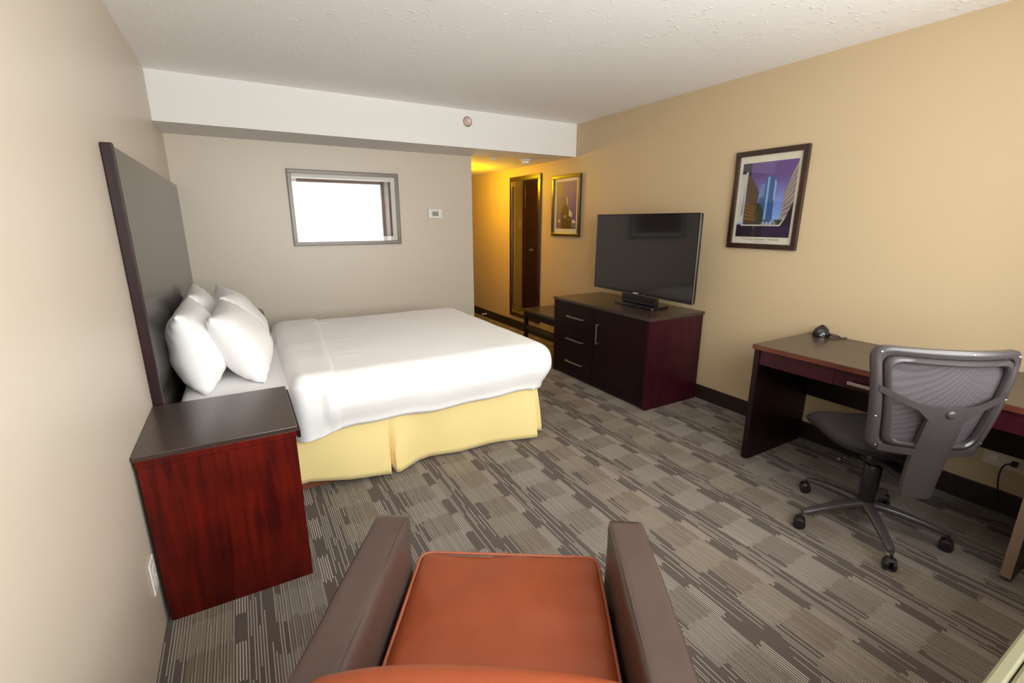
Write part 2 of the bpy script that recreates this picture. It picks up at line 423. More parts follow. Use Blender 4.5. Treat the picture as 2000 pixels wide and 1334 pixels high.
# ------------------------------------------------------------------ bed
bed = thing('bed', 'queen bed with yellow skirt against the headboard', 'bed', (1.05, -1.5, 0))
o0 = bed.location
obj('bed_base', wbm(((.06, -2.20, 0), (2.00, -.80, .10)), bev=.004, off=o0), 'plinth', bed)
obj('box_spring', wbm(((.06, -2.17, .10), (2.02, -.80, .345)), bev=.02, off=o0), 'sheet', bed)
def rbox(bm, lo, hi, r, nx, ny, nz, fn=None, bottom=True):
    """finely divided rounded box"""
    lo, hi = Vector(lo), Vector(hi); c = (lo+hi)/2
    def pt(p):
        q = Vector([min(max(p[i], lo[i]+r), hi[i]-r) for i in range(3)])
        if not bottom: q.z = min(p[2], hi[2]-r)
        d = p-q
        if d.length > 1e-9:
            d = d.normalized()*r
        v = q+d
        return fn(v) if fn else v
    cache = {}
    def V(i, j, k):
        key = (i, j, k)
        if key not in cache:
            cache[key] = bm.verts.new(pt(Vector((lo.x+(hi.x-lo.x)*i/nx, lo.y+(hi.y-lo.y)*j/ny, lo.z+(hi.z-lo.z)*k/nz))))
        return cache[key]
    for i in range(nx):
        for j in range(ny):
            bm.faces.new((V(i, j, nz), V(i+1, j, nz), V(i+1, j+1, nz), V(i, j+1, nz)))
            if bottom: bm.faces.new((V(i, j, 0), V(i, j+1, 0), V(i+1, j+1, 0), V(i+1, j, 0)))
    for i in range(nx):
        for k in range(nz):
            bm.faces.new((V(i, 0, k), V(i+1, 0, k), V(i+1, 0, k+1), V(i, 0, k+1)))
            bm.faces.new((V(i, ny, k), V(i, ny, k+1), V(i+1, ny, k+1), V(i+1, ny, k)))
    for j in range(ny):
        for k in range(nz):
            bm.faces.new((V(0, j, k), V(0, j, k+1), V(0, j+1, k+1), V(0, j+1, k)))
            bm.faces.new((V(nx, j, k), V(nx, j+1, k), V(nx, j+1, k+1), V(nx, j, k+1)))
    return bm
bm = BM()
def sheetn(v):
    v = v.copy(); v.z += .006*noise3(v, 5, 3)
    v.y += .006*noise3(v, 7, 9); return v
rbox(bm, (.06, -2.265, .345), (2.05, -.735, .612), .045, 60, 44, 8, sheetn)
m_ = obj('mattress', shift(bm, [-c for c in o0]), 'sheet', bed, True)
# skirt: ribbon hanging round the near side, the foot and the far side
key = [(.10, -2.262, .03), (.50, -2.235, .055), (.585, -2.235, .062), (.80, -2.270, .030), (1.00, -2.285, .012), (1.020, -2.288, .010), (1.026, -2.250, .03), (1.034, -2.225, .03), (1.042, -2.250, .008),
       (1.055, -2.285, .008), (1.075, -2.290, .010), (1.132, -2.265, .014), (1.203, -2.225, .016), (1.286, -2.208, .016), (1.40, -2.228, .014), (1.474, -2.240, .012), (1.581, -2.240, .012),
       (1.696, -2.236, .012), (1.779, -2.245, .010), (1.90, -2.275, .008), (2.00, -2.300, .006), (2.030, -2.305, .006), (2.034, -2.27, .02), (2.036, -2.235, .03), (2.060, -2.235, .02), (2.105, -2.245, .012), (2.125, -2.18, .012),
       (2.095, -2.00, .012), (2.085, -1.70, .012), (2.10, -1.50, .012), (2.10, -1.2, .012), (2.08, -.9, .012), (2.09, -.76, .012), (2.06, -.735, .012), (1.5, -.725, .012), (.9, -.735, .012), (.10, -.735, .012)]
topk = []
for x, y, z in key:
    tx = min(x, 2.056); ty = -2.243 if y < -2.15 else max(y, -2.243)
    if y > -.8: ty = -.757; 
    if 1.018 < x < 1.05: ty = -2.245
    topk.append((tx, ty, .375))
def lerp3(a, b, t): return tuple(a[i]+(b[i]-a[i])*t for i in range(3))
dense_b, dense_t = [], []
for i in range(len(key)-1):
    d = math.dist(key[i][:2], key[i+1][:2]); n = max(1, int(d/.04))
    for q in range(n):
        t = q/n
        dense_b.append(lerp3(key[i], key[i+1], t)); dense_t.append(lerp3(topk[i], topk[i+1], t))
dense_b.append(key[-1]); dense_t.append(topk[-1])
bm = BM(); NZ = 12
rows = []
for b_, t_ in zip(dense_b, dense_t):
    col = []
    for k in range(NZ+1):
        s = k/NZ; e = s**1.3
        col.append(bm.verts.new((b_[0]+(t_[0]-b_[0])*e, b_[1]+(t_[1]-b_[1])*e, b_[2]+(t_[2]-b_[2])*s)))
    rows.append(col)
for a, b_ in zip(rows, rows[1:]):
    for k in range(NZ): bm.faces.new((a[k], b_[k], b_[k+1], a[k+1]))
sk = obj('bed_skirt', shift(bm, [-c for c in o0]), 'skirt', bed, True, 50)
md = sk.modifiers.new('thick', 'SOLIDIFY'); md.thickness = .003; md.offset = 1

# duvet
def hemf(x, y):
    return .006*math.sin(x*7.0+1.2)+.005*math.sin(x*17+y*5)+.012
DX0, DX1, DY0, DY1, DT, DBZ = .555, 2.125, -2.315, -.685, .668, .345
def duvet_fn(v):
    v = v.copy()
    k = max(0., min(1., (DT-v.z)/(DT-DBZ)))          # 0 top, 1 hem
    # bulge of the hanging sides
    cx, cy = (v.x-1.3), (v.y+1.5)
    bul = math.sin(min(1., k*1.15)*math.pi)*.028-.05*max(0, k-.55)
    if k > .02:
        if v.y < DY0+.12: v.y -= bul*(1 if v.x > .7 else .4)
        if v.y > DY1-.12: v.y += bul
        if v.x > DX1-.12: v.x += bul*1.0
    if k > .25:
        w = (k-.25)/.75
        v.z += w*hemf(v.x, v.y)
        if v.x < .85 and v.y < -1.5: v.z -= w*.03*(1-(v.x-.55)/.3)
    # crown and softness of the top
    if k < .3:
        v.z += .012*math.cos(min(1, abs(cx)/.8)*math.pi/2)*math.cos(min(1, abs(cy)/.85)*math.pi/2)
    v.z += .005*noise3(v, 4.0, 2)*(1 if k < .5 else .5)
    # small puckers behind the folded band
    pk = math.exp(-((v.x-.90)/.09)**2)*max(0, noise3((v.y*3.2, 0, 0), 3, 5))
    v.z += .010*pk*math.sin(v.y*60)
    if k > .1:
        v.y += .008*noise3(v, 5, 7); v.x += .008*noise3(v, 5, 4)
    return v
bm = BM(); rbox(bm, (DX0, DY0, DBZ), (DX1, DY1, DT), .085, 78, 80, 18, duvet_fn, bottom=False)
for f in [f for f in bm.faces if all(v.co.x < DX0+.02 for v in f.verts) and all(v.co.z < .60 for v in f.verts) and all(-2.22 < v.co.y < -.78 for v in f.verts)]:
    bm.faces.remove(f)
for v in [v for v in bm.verts if not v.link_faces]: bm.verts.remove(v)
dv = thing('duvet', 'white duvet spread over the yellow-skirted bed', 'duvet', (1.35, -1.5, .60))
do = obj('duvet_cover', shift(bm, [-c for c in dv.location]), 'linen', dv, True)
md = do.modifiers.new('thick', 'SOLIDIFY'); md.thickness = .006; md.offset = -1
# folded-over band at the head
def band_fn(v):
    p = v.copy()
    t = (p.x-.55)/.31                     # slanted inner edge
    far = (p.y-DY0)/(DY1-DY0)
    if t > 0: p.x = .55+(p.x-.55)*(.78+.46*far)
    q = duvet_fn(p)
    q.z += .0005*math.sin(p.y*9)
    return q
bm = BM(); rbox(bm, (DX0-.014, DY0-.014, DBZ+.01), (DX0+.31, DY1+.014, DT+.015), .085, 16, 80, 18, band_fn, bottom=False)
for f in [f for f in bm.faces if f.normal.length == 0]: pass
bm.normal_update()
dele = []
for f in bm.faces:
    c = f.calc_center_median()
    inner = all(-2.25 < v.co.y < -.75 for v in f.verts) and all(v.co.z < .615 for v in f.verts)
    if inner: dele.append(f)
for f in dele: bm.faces.remove(f)
for v in [v for v in bm.verts if not v.link_faces]: bm.verts.remove(v)
do = obj('folded_sheet', shift(bm, [-c for c in dv.location]), 'sheet', dv, True)

# ------------------------------------------------------------------ pillows
def make_pillow(label, loc, rot, W_=.70, H_=.47, T_=.20, seed=1):
    bm = BM(); n = 30
    def P(u, v, side):
        x = W_/2*u*(1-.085*(1-v*v)*abs(u)**1.0)
        z = H_/2*v*(1-.10*(1-u*u)*abs(v)**1.0)
        a = max(0, 1-abs(u)**2.6)**.55*max(0, 1-abs(v)**2.6)**.55
        th = T_/2*a*(1-.16*v)
        w = noise3((u*2.2, v*2.2, side*3), 1.1, seed)*.012*a
        w += .006*math.sin(14*(u*u+v*v)+seed)*(max(0, abs(u)+abs(v)-1.0))
        return Vector((x, side*th+w, z))
    for side in (1, -1):
        grid(bm, n, n, lambda s, t: P(s*2-1, t*2-1, side))
    bmesh.ops.remove_doubles(bm, verts=bm.verts[:], dist=.0008)
    o = obj('pillow', bm, 'linen', None, True)
    o.location = loc; o.rotation_euler = rot
    tag(o, label, 'pillow', 'white pillows propped at the head of the bed')
    return o
# local x = long side (world y), local y = thickness (world x)
def pil(label, x, y, z, lean, yaw, **kw):
    # lean: top tips toward -x (headboard)
    o = make_pillow(label, (x, y, z), (0, 0, 0), **kw)
    M = Matrix.Rotation(R(yaw), 4, 'Z') @ Matrix.Rotation(-R(lean), 4, 'Y') @ Matrix.Rotation(R(90), 4, 'Z')
    o.rotation_euler = M.to_euler()
    return o
pil('white pillow against the headboard, nearest the red nightstand, behind the front one', .145, -1.79, .812, 10, 0, W_=.69, H_=.43, T_=.25, seed=1)
pil('white front pillow at the near side of the bed, leaning on the pillow behind it', .350, -1.74, .798, 29, -3, W_=.70, H_=.43, T_=.25, seed=5)
pil('white pillow against the headboard in the corner by the back wall', .145, -1.10, .812, 12, 2, W_=.66, H_=.44, T_=.24, seed=9)
pil('white front pillow at the far side of the bed by the back wall', .350, -1.08, .800, 28, 3, W_=.68, H_=.45, T_=.25, seed=13)

# ------------------------------------------------------------------ handles
def bar_handle(bm, y0, y1, z, xf, out=.028, vertical=False, z0=0, z1=0, w=.010, t=.007):
    if not vertical:
        box(bm, (xf-out, y0, z-w/2), (xf-out+t, y1, z+w/2), .0015)
        for y in (y0, y1-w): box(bm, (xf-out+t*.5, y, z-w/2), (xf, y+w, z+w/2), .001)
    else:
        box(bm, (xf-out, y0-w/2, z0), (xf-out+t, y0+w/2, z1), .0015)
        for zz in (z0, z1-w): box(bm, (xf-out+t*.5, y0-w/2, zz), (xf, y0+w/2, zz+w), .001)
    return bm

# ------------------------------------------------------------------ nightstands
def nightstand(label, y0, y1, xw):
    t = thing('nightstand', label, 'nightstand', (.25, (y0+y1)/2, 0), group='nightstands beside the bed')
    o = t.location
    obj('top', wbm(((xw, y0, .662), (.516, y1, .680)), bev=.0025, off=o), 'top', t)
    e = obj('top_edge', wbm(((xw+.004, y0+.002, .636), (.512, y1-.002, .6615)), bev=.002, off=o), 'wood_red', t)
    for a, b_ in ((y0+.008, y0+.026), (y1-.026, y1-.008)):
        bm = BM(); prism(bm, [(max(.020, xw+.01), 0.0), (.508, 0.0), (.508, .636), (xw+.008, .636), (xw+.012, .10)], a, b_, 'y')
        obj('side_panel', shift(bm, [-c for c in o]), 'wood_red', t)
    obj('back_panel', wbm(((xw+.022, y0+.03, .02), (xw+.034, y1-.03, .63)), off=o), 'wood_dark', t)
    obj('bottom_panel', wbm(((xw+.034, y0+.03, .06), (.49, y1-.03, .08)), off=o), 'wood_dark', t)
    for z0, z1 in ((.085, .352), (.358, .632)):
        d = obj('drawer', wbm(((.490, y0+.028, z0), (.507, y1-.028, z1)), bev=.002, off=o), 'wood_dark', t)
        obj('drawer_box', wbm(((xw+.05, y0+.04, z0+.02), (.489, y1-.04, z1-.03)), off=o), 'wood_dark', d)
    obj('front_lip', wbm(((.5125, y0+.004, .628), (.526, y1-.004, .662)), bev=.002, off=o), 'wood_dark', t)
    return t
nightstand('dark red wooden nightstand before the headboard, on the near side of the bed', -2.908, -2.385, .004)
nightstand('dark nightstand mostly hidden behind the pillows, in the far corner', -.56, -.02, .042)

# ------------------------------------------------------------------ tv stand
ty0, ty1, tx0, tx1, tz = -2.335, -1.095, 3.005, 3.620, .745
st = thing('tv_stand', 'dark cabinet with drawers and door under the television', 'cabinet', (3.31, (ty0+ty1)/2, 0))
o0 = st.location
obj('top', wbm(((tx0-.006, ty0-.006, tz-.026), (tx1, ty1+.006, tz)), bev=.003, off=o0), 'top', st)
bm = BM()
prof = [(tx0+.06, 0), (tx1-.01, 0), (tx1-.01, tz-.027), (tx0+.004, tz-.027), (tx0+.004, .012), (tx0+.02, 0)]
for a in (ty0, ty1-.022):
    bm = BM(); prism(bm, prof, a, a+.022, 'y'); obj('side_panel', shift(bm, [-c for c in o0]), 'wood_maroon', st)
obj('back_panel', wbm(((tx1-.022, ty0+.022, .03), (tx1-.010, ty1-.022, tz-.03)), off=o0), 'wood_dark', st)
obj('bottom_rail', wbm(((tx0+.012, ty0+.022, .018), (tx0+.034, ty1-.022, .075)), off=o0), 'wood_dark', st)
obj('bottom_panel', wbm(((tx0+.05, ty0+.022, .075), (tx1-.03, ty1-.022, .09)), off=o0), 'wood_dark', st)
ym = -1.690
for zc, z0, z1 in ((.592, .492, .714), (.378, .285, .487), (.160, .078, .280)):
    d = obj('drawer', wbm(((tx0+.008, ym+.003, z0), (tx0+.026, ty1-.024, z1)), ((tx0+.026, ym+.02, z0+.02), (tx1-.08, ty1-.04, z1-.03)), bev=.0018, off=o0), 'wood_dark', st)
    bm = BM(); bar_handle(bm, -1.56, -1.315, zc, tx0+.008, w=.013, t=.008)
    for v in bm.verts: v.co.y = -1.4375+(v.co.y+1.4375)*1.0
    obj('handle', shift(bm, [-c for c in o0]), 'steel', d)
d = obj('door', wbm(((tx0+.008, ty0+.024, .078), (tx0+.026, ym-.003, .714)), bev=.0018, off=o0), 'wood_dark', st)
bm = BM(); bar_handle(bm, -1.752, 0, 0, tx0+.008, vertical=True, z0=.415, z1=.592, w=.013, t=.008)
obj('handle', shift(bm, [-c for c in o0]), 'steel', d)

# ------------------------------------------------------------------ television
tv = thing('television', 'large black flat television on the dark cabinet', 'television', (3.31, -1.885, tz))
tv.rotation_euler[2] = R(-1.8)
TW, TH = 1.172, .668
z0 = .100
obj('casing', rbox(BM(), (.004, -TW/2, z0), (.034, TW/2, z0+TH), .010, 6, 30, 20), 'tvbezel', tv, True)
bm = BM(); box(bm, (.034, -.42, z0+.04), (.075, .42, z0+.42), .02)
obj('rear_housing', bm, 'dplastic', tv)
bm = BM()
b_ = .010
for (a, c) in (((-.002, -TW/2, z0), (.006, TW/2, z0+.020)), ((-.002, -TW/2, z0+TH-b_), (.006, TW/2, z0+TH)),
               ((-.002, -TW/2, z0), (.006, -TW/2+b_, z0+TH)), ((-.002, TW/2-b_, z0), (.006, TW/2, z0+TH))):
    box(bm, a, c, .001)
obj('bezel', bm, 'tvbezel', tv)
bm = BM()
box(bm, (-.0035, -TW/2-.002, z0-.001), (.004, -TW/2+.0015, z0+TH), .0005); box(bm, (-.0035, TW/2-.0015, z0-.001), (.004, TW/2+.002, z0+TH), .0005)
box(bm, (-.0035, -TW/2, z0-.002), (.004, TW/2, z0+.001), .0005)
e_ = obj('edge_trim', bm, 'silver', tv); e_['label'] = 'thin silver edge trim'
obj('screen', wbm(((.000, -TW/2+b_, z0+.020), (.0055, TW/2-b_, z0+TH-b_))), 'tvscreen', tv)
bm = BM(); box(bm, (.008, -.20, .020), (.055, .20, z0+.02), .006)
obj('neck', bm, 'tvbase', tv)
bm = BM()
prism(bm, [(-.050, -.235), (-.066, -.12), (-.070, 0), (-.066, .12), (-.050, .235), (.17, .20), (.17, -.20)], .001, .020, 'z', bev=.003)
obj('base', bm, 'tvbase', tv)
bm = BM(); box(bm, (-.0525, -.2372, .003), (-.044, -.230, .019), .001)
o_ = obj('corner_trim', bm, 'silver', tv)

def text_obj(name, body, size, M, mat, parent, extrude=.0003, sx=1.0):
    cu = bpy.data.curves.new(name, 'FONT'); cu.body = body; cu.size = size; cu.extrude = extrude; cu.align_x = 'CENTER'; cu.align_y = 'CENTER'
    tmp = bpy.data.objects.new(name+'_tmp', cu); C.objects.link(tmp)
    dg = bpy.context.evaluated_depsgraph_get(); dg.update()
    me = bpy.data.meshes.new_from_object(tmp.evaluated_get(dg))
    bpy.data.objects.remove(tmp); bpy.data.curves.remove(cu)
    for v in me.vertices: v.co.x *= sx
    me.transform(M); me.name = name
    me.materials.clear(); me.materials.append(MT[mat])
    return link(name, me, parent)
# text facing -x: glyph x -> world -y, glyph y -> world z
def MX(x, y, z): return Matrix(((0, 0, -1, x), (-1, 0, 0, y), (0, 1, 0, z), (0, 0, 0, 1)))
bm = BM()
for k in range(6): box(bm, (-.0028, .040-k*.0105, z0+.006), (-.0018, .0475-k*.0105, z0+.0135))
obj('logo', bm, 'wplastic', tv)
bm = BM(); lathe(bm, [(.0028, 0), (.0028, .001)], seg=12, M=Matrix.Rotation(R(-90), 4, 'Y')); shift(bm, (-.002, -.078, z0+.010))
obj('standby_light', bm, 'wplastic', tv)

# ------------------------------------------------------------------ luggage bench
lb = thing('luggage_bench', 'low dark wooden luggage bench beside the cabinet in the hallway', 'bench', (3.35, -.72, 0))
o0 = lb.location
bx0, bx1, by0, by1, bz = 3.10, 3.615, -1.075, -.345, .500
obj('top', wbm(((bx0, by0, bz-.028), (bx1, by1, bz)), bev=.003, off=o0), 'top', lb)
for q in (((bx0+.02, by0+.051, bz-.10), (bx0+.038, by1-.051, bz-.03)), ((bx1-.04, by0+.051, bz-.10), (bx1-.02, by1-.051, bz-.03)),
          ((bx0+.053, by0+.015, bz-.10), (bx1-.053, by0+.033, bz-.03)), ((bx0+.053, by1-.033, bz-.10), (bx1-.053, by1-.015, bz-.03))):
    obj('apron', wbm(q, off=o0), 'wood_dark', lb)
for x in (bx0+.012, bx1-.052):
    for y in (by0+.01, by1-.05):
        obj('leg', wbm(((x, y, 0), (x+.04, y+.04, bz-.028)), bev=.003, off=o0), 'wood_dark', lb)
for x in (bx0+.02, bx1-.045): obj('stretcher', wbm(((x, by0+.051, .27), (x+.025, by1-.051, .305)), bev=.003, off=o0), 'top', lb)

# ------------------------------------------------------------------ desk
dk = thing('desk', 'long dark wooden writing desk against the right wall', 'desk', (3.3, -3.79, 0))
o0 = dk.location
dx0, dx1, dy0, dy1, dz = 2.985, 3.620, -4.415, -3.170, .745
obj('desk_top', wbm(((dx0, dy0, dz-.028), (dx1, dy1, dz)), bev=.0025, off=o0), 'top', dk)
bm = BM()
for a, b_ in ((dx0+.002, dy0+.002),): pass
box(bm, (dx0-.0015, dy0+.003, dz-.026), (dx0-.0002, dy1-.003, dz-.003))
obj('edge_band', shift(bm, [-c for c in o0]), 'edge_red', dk)
for a in (dy1-.045, dy0+.012):
    bm = BM()
    prism(bm, [(dx0+.012, .012), (dx0+.05, 0), (dx1-.02, 0), (dx1-.02, dz-.029), (dx0+.008, dz-.029)], a, a+.033, 'y', bev=.002)
    obj('side_panel', shift(bm, [-c for c in o0]), 'wood_desk', dk)
for a, b_ in ((dy0+.046, -4.00), (-3.62, dy1-.046)): obj('apron', wbm(((dx0+.016, a, .628), (dx0+.034, b_, dz-.029)), off=o0), 'wood_maroon', dk)
d = obj('drawer', wbm(((dx0+.014, -3.997, .630), (dx0+.032, -3.623, dz-.031)), ((dx0+.032, -3.98, .64), (dx1-.1, -3.64, dz-.04)), bev=.0015, off=o0), 'wood_maroon', dk)
bm = BM(); bar_handle(bm, -3.92, -3.695, .664, dx0+.014, w=.016, t=.008)
obj('handle', shift(bm, [-c for c in o0]), 'steel', d)
e_ = obj('edge_sheen', wbm(((dx0+.004, dy0+.012, .02), (dx0+.0115, dy0+.045, dz-.03)), off=o0), 'window_sheen', dk); e_['label'] = 'tan strip painted as window reflection on the right end panel edge'  # added strip: the window's reflection on the panel edge, put in as colour
obj('modesty_panel', wbm(((dx1-.055, dy0+.046, .335), (dx1-.037, dy1-.046, dz-.03)), off=o0), 'wood_dark', dk)

# conference puck on the desk
pk = thing('desk_speakerphone', 'small round black faceted gadget on the far end of the desk', 'desk device', (3.555, -3.262, dz))
bm = BM(); lathe(bm, [(.044, 0), (.049, .003), (.050, .020), (.047, .027)], seg=32)
obj('base', bm, 'tvbase', pk, True, 40)
bm = BM(); lathe(bm, [(.046, .0272), (.038, .048), (.018, .064), (.012, .065)], seg=8)
obj('faceted_dome', bm, 'tvbase', pk)
bm = BM(); lathe(bm, [(.012, .0655), (.011, .069), (.004, .071)], seg=16)
obj('button', bm, 'dplastic', pk, True)
bm = BM()
for k in range(3):
    a = R(200+k*6); p = Vector((math.cos(a)*.0502, math.sin(a)*.0502, .0125))
    box(bm, p-Vector((.0012, .002, .002)), p+Vector((.0006, .002, .002)))
obj('logo', bm, 'wplastic', pk)
bm = BM(); pts = []
for k in range(40):
    a = k/39*math.pi*1.65-1.1
    pts.append((.012+.022*math.cos(a)*.9, -.078+.030*math.sin(a)*1.0, .006+.012*math.sin(k/39*math.pi)))
pts = [(.02, -.045, .010)]+pts+[(.06, -.12, .004)]
tube(bm, pts, .0032, 8)
obj('cord', bm, 'cord', pk, True)

# ------------------------------------------------------------------ pictures
def picture_right(name, label, y0, y1, z0, z1, fw, build, gl='glass'):
    """framed picture on the right wall, facing -x. y0<y1"""
    t = thing(name, label, 'picture', (W-.012, (y0+y1)/2, (z0+z1)/2))
    o = t.location
    bm = BM()
    for a, b_, c, d_ in ((y0, y1, z0, z0+fw), (y0, y1, z1-fw, z1), (y0, y0+fw, z0+fw, z1-fw), (y1-fw, y1, z0+fw, z1-fw)):
        box(bm, (W-.028, a, c), (W-.001, b_, d_), .004)
    obj('frame', shift(bm, [-c for c in o]), 'frame_dark', t)
    obj('mat_board', wbm(((W-.012, y0+fw*.8, z0+fw*.8), (W-.003, y1-fw*.8, z1-fw*.8)), off=o), 'mat', t)
    build(t, o)
    obj('glass', wbm(((W-.0225, y0+fw*.8, z0+fw*.8), (W-.0205, y1-fw*.8, z1-fw*.8)), off=o), gl, t)
    return t
def flat(bm, pts, x, mi):
    """pts in (s, h): s = 0..1 from image left (high y) to right, h 0..1 up"""
    f = bm.faces.new([bm.verts.new((x, *p)) for p in pts]); f.material_index = mi
    return f
def art_city(t, o):
    Y1, Y0, Z0, Z1 = -2.530, -2.925, 1.345, 1.850
    mats = ['sky', 'print_dark', 'print_brown', 'print_ochre', 'print_white', 'print_tower', 'print_tower_light', 'print_grey', 'print_tan', 'print_green', 'print_purple']
    bm = BM(); L = [0]
    def poly(pts, m):
        L[0] += 1
        x = W-.0125-L[0]*.00006
        f = bm.faces.new([bm.verts.new((x, Y1+(Y0-Y1)*s, Z0+(Z1-Z0)*h)) for s, h in pts]); f.material_index = mats.index(m)
    poly([(0, 0), (1, 0), (1, 1), (0, 1)], 'sky')
    poly([(0, .80), (0, 1), (.17, 1), (.17, .80), (.10, .86)], 'print_dark')
    # tower
    poly([(.37, .2), (.37, .52), (.42, .58), (.42, .68), (.50, .72), (.50, .2)], 'print_tower')
    for k in range(9): poly([(.385, .53+k*.02), (.49, .545+k*.02), (.49, .553+k*.02), (.385, .538+k*.02)], 'print_tower_light')
    poly([(.47, .2), (.47, .79), (.50, .81), (.60, .81), (.635, .79), (.66, .2)], 'print_tower')
    poly([(.50, .24), (.50, .80), (.54, .80), (.535, .24)], 'print_tower_light')
    poly([(.63, .5), (.63, .77), (.67, .72), (.66, .5)], 'print_tower_light')
    # left buildings
    poly([(0, .19), (0, .86), (.09, .86), (.12, .9), (.10, .19)], 'print_white')
    poly([(.06, .30), (.085, .84), (.105, .84), (.10, .30)], 'print_grey')
    poly([(.12, .17), (.12, .84), (.17, .83), (.24, .76), (.33, .66), (.36, .60), (.34, .17)], 'print_brown')
    poly([(.13, .24), (.13, .50), (.32, .42), (.33, .22)], 'print_ochre')
    for k in range(5): poly([(.13, .28+k*.05), (.32, .255+k*.036), (.32, .262+k*.036), (.13, .29+k*.05)], 'print_dark')
    poly([(.34, .17), (.35, .47), (.42, .44), (.48, .36), (.49, .17)], 'print_green')
    # right building
    poly([(.90, .17), (.80, .24), (.83, .62), (1, .98), (1, .17)], 'print_tan')
    for k in range(7): poly([(.825, .28+k*.052), (1.0, .33+k*.086), (1.0, .375+k*.086), (.825, .305+k*.052)], 'print_grey')
    poly([(.68, .17), (.70, .235), (.86, .235), (.82, .17)], 'print_green')
    for k in range(9): poly([(.46+k*.035, .17), (.462+k*.035, .20+.02*(k % 3)), (.475+k*.035, .20+.015*(k % 2)), (.48+k*.035, .17)], 'print_white' if k % 2 else 'print_grey')
    poly([(0, 0), (0, .17), (.80, .17), (.90, .26), (1, .47), (1, 0)], 'print_dark')
    poly([(.5, .01), (.5, .13), (.98, .15), (.99, .01)], 'print_purple')
    poly([(.10, .152), (.10, .17), (.80, .168), (.88, .26), (.895, .255), (.82, .150)], 'print_white')
    poly([(.085, .15), (.085, .88), (.11, .89), (.105, .15)], 'print_white')
    p = obj('print', shift(bm, [-c for c in o]), mats, t)
    text_obj('caption', 'PORTAGE AND MAIN    WINNIPEG', .0165, MX(W-.0126-o[0], -2.727-o[1], 1.3275-o[2]), 'print_ink', t, .0001, 1.02)
    text_obj('caption', 'photographic print of the city', .0075, MX(W-.0126-o[0], -2.727-o[1], 1.3125-o[2]), 'print_ink', t, .0001, 1.4)
picture_right('framed_picture', 'framed city skyline photograph with cream mat above the desk end', -2.985, -2.470, 1.262, 1.932, .036, art_city)
def art_hall(t, o):
    Y1, Y0, Z0, Z1 = -.222, -.590, 1.372, 1.880
    mats = ['print_violet', 'print_slate', 'print_dark', 'print_maroon', 'print_white', 'print_grey', 'print_green']
    bm = BM(); L = [0]
    def poly(pts, m):
        L[0] += 1
        x = W-.0125-L[0]*.00006
        f = bm.faces.new([bm.verts.new((x, Y1+(Y0-Y1)*s, Z0+(Z1-Z0)*h)) for s, h in pts]); f.material_index = mats.index(m)
    poly([(0, 0), (1, 0), (1, 1), (0, 1)], 'print_violet')
    poly([(0, 0), (0, 1), (.28, 1), (.28, .42), (.2, .3), (.3, 0)], 'print_slate')
    poly([(.12, .13), (.12, .20), (.19, .20), (.19, .13)], 'print_white')
    poly([(.42, .50), (.42, .60), (.47, .68), (.52, .66), (.55, .5)], 'print_dark')
    poly([(.50, .68), (.54, .67), (.58, .54), (.55, .50)], 'print_white')
    poly([(.28, .30), (.30, .46), (.36, .50), (.54, .50), (.61, .44), (.65, .28)], 'print_maroon')
    poly([(.64, .28), (.65, .42), (.82, .33), (.80, .24)], 'print_white')
    poly([(.28, 0), (.28, .30), (.45, .28), (.75, .26), (.80, .20), (.78, 0)], 'print_dark')
    poly([(.43, .235), (.43, .29), (.48, .29), (.48, .235)], 'print_white')
    poly([(.80, .12), (.81, .20), (.97, .17), (.97, .12)], 'print_white')
    poly([(.78, 0), (.79, .10), (.94, .11), (.92, 0)], 'print_grey')
    poly([(.78, 0), (.79, .035), (.90, .035), (.90, 0)], 'print_green')
    obj('print', shift(bm, [-c for c in o]), mats, t)
picture_right('framed_picture', 'framed violet photograph with a dark tower, next to the hallway mirror', -.662, -.142, 1.288, 1.948, .034, art_hall, 'glass_matte')

# wide frame on the back wall
fp = thing('framed_picture', 'wide grey framed picture on the back wall mirroring the bright window', 'picture', (1.349, -.012, 1.565))
o0 = fp.location
fx0, fx1, fz0, fz1, fw = .852, 1.846, 1.232, 1.897, .032
bm = BM()
for a, b_, c, d_ in ((fx0, fx1, fz0, fz0+fw), (fx0, fx1, fz1-fw, fz1), (fx0, fx0+fw, fz0+fw, fz1-fw), (fx1-fw, fx1, fz0+fw, fz1-fw)):
    box(bm, (a, -.024, c), (b_, -.001, d_), .002)
obj('frame', shift(bm, [-c for c in o0]), 'frame_grey', fp)
bm = BM()
e = .003
for a, b_, c, d_ in ((fx0-e, fx1+e, fz0-e, fz0+.001), (fx0-e, fx1+e, fz1-.001, fz1+e), (fx0-e, fx0+.001, fz0, fz1), (fx1-.001, fx1+e, fz0, fz1)):
    box(bm, (a, -.022, c), (b_, -.0005, d_))
ed = obj('frame_edge', shift(bm, [-c for c in o0]), 'dplastic', fp); ed['label'] = 'thin black outer edge'
obj('mat_board', wbm(((fx0+.02, -.010, fz0+.02), (fx1-.02, -.002, fz1-.02)), off=o0), 'mat_white', fp)
obj('print', wbm(((.924, -.0115, 1.306), (1.770, -.0102, 1.823)), off=o0), 'print_red', fp)
obj('glass', wbm(((fx0+.025, -.0205, fz0+.025), (fx1-.025, -.0185, fz1-.025)), off=o0), 'glass_art', fp)

